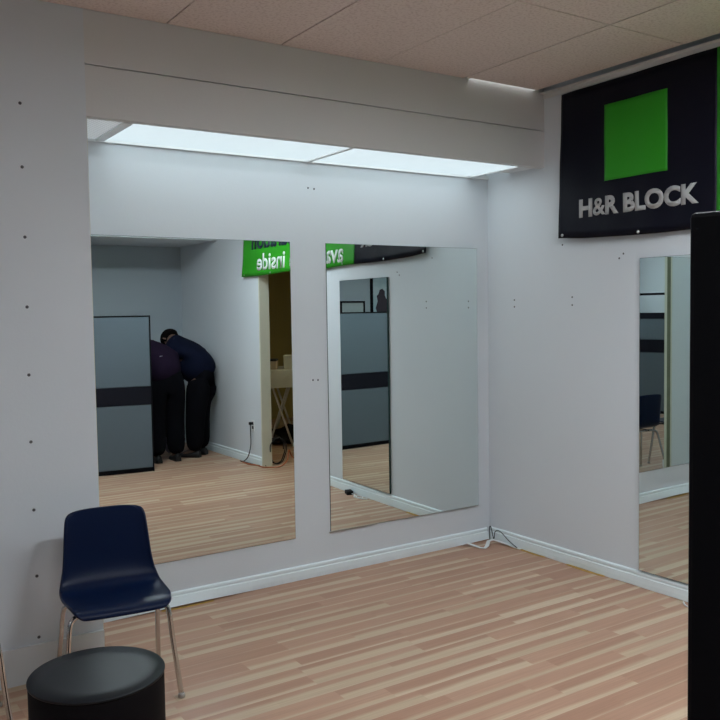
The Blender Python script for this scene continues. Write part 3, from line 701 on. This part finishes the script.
o = obj('white_cable', tube([(-.055, -1.83, .012), (-.05, -1.79, .008), (-.09, -1.74, .006), (-.06, -1.66, .006), (-.03, -1.70, .006), (-.05, -1.78, .006), (-.085, -1.66, .006), (-.04, -1.60, .006)], .0045, 8), M['plate'])
tag(o, 'white cable curled beside the black adapter at the right baseboard', 'cable')

# ------------------------------------------------------------------ room lights, added and unseen
def added_ceiling_light(x, y, lab, mt='room_fill', z=2.86, w=.30, l=1.24, rz=0, top=H):
    """an added fixture hung on two rods to light the room: its housing screens the sides"""
    t = empty('added_ceiling_light', (x, y, z), rz, lab, 'ceiling light')
    hb = box(-l/2, l/2, -w/2, w/2, .06, .085, .004)
    for sy in (-1, 1): B(hb, -l/2, l/2, sy*(w/2+.002), sy*(w/2+.006), .004, .085)
    obj('housing', hb, M['plate'], t)
    bm = bmesh.new(); prof = [(-w/2, .06), (-w/2, .03), (-w/2+.04, 0), (w/2-.04, 0), (w/2, .03), (w/2, .06)]
    A = [bm.verts.new((-l/2+.01, a, b)) for a, b in prof]; C = [bm.verts.new((l/2-.01, a, b)) for a, b in prof]
    for k in range(6): bm.faces.new((A[k], A[(k+1) % 6], C[(k+1) % 6], C[k]))
    bm.faces.new(A[::-1]); bm.faces.new(C)
    obj('diffuser', bm, M[mt], t)
    for sx in (-1, 1):
        obj('end_cap', box(sx*l/2-.008, sx*l/2+.008, -w/2-.004, w/2+.004, -.004, .088, .003), M['plate'], t)
        obj('rod', tube([(sx*l*.35, 0, .085), (sx*l*.35, 0, top-z)], .006, 8, smooth=False), M['rail'], t)
added_ceiling_light(-1.30, -2.85, 'added hanging light nearest the right wall, outside the photo')  # unseen lamp added to brighten the right wall
added_ceiling_light(-3.2, -3.4, 'added hanging light in the middle of the studio, outside the photo', 'room_fill_mid')  # unseen lamp added for general room light
added_ceiling_light(-6.5, -3.7, 'added hanging light over the far left of the studio, outside the photo', 'room_fill_soft')  # unseen lamp added to brighten the far left end
added_ceiling_light(1.4, -3.6, 'added unseen warm light in the yellow side room', 'side_room_fill', 2.4, .3, .8, 0, 2.6)  # unseen lamp added to brighten the side room

# ------------------------------------------------------------------ world, camera, view
w = bpy.data.worlds.new('World'); scene.world = w; w.use_nodes = True
w.node_tree.nodes['Background'].inputs['Color'].default_value = (.5, .55, .6, 1); w.node_tree.nodes['Background'].inputs['Strength'].default_value = .3
yaw, pitch, roll = .584986613, -.0557233376, -.0154735610
cd = bpy.data.cameras.new('camera'); cam = bpy.data.objects.new('camera', cd); col.objects.link(cam)
f = Vector((math.sin(yaw)*math.cos(pitch), math.cos(yaw)*math.cos(pitch), math.sin(pitch))); r = Vector((math.cos(yaw), -math.sin(yaw), 0)); u = r.cross(f)
c_, s_ = math.cos(roll), math.sin(roll); rr = c_*r+s_*u; uu = -s_*r+c_*u
mw = Matrix((rr, uu, -f)).transposed().to_4x4(); mw.translation = Vector((-3.99449358, -4.40485383, 1.62)); cam.matrix_world = mw
cd.sensor_fit = 'HORIZONTAL'; cd.sensor_width = 36; cd.lens = 36*842.391745/720; cd.shift_y = -(360-358.25)/720; cd.clip_start = .02
scene.camera = cam
vs = scene.view_settings; vs.view_transform = 'Standard'; vs.look = 'None'; vs.gamma = 1; vs.use_curve_mapping = False; vs.exposure = .18
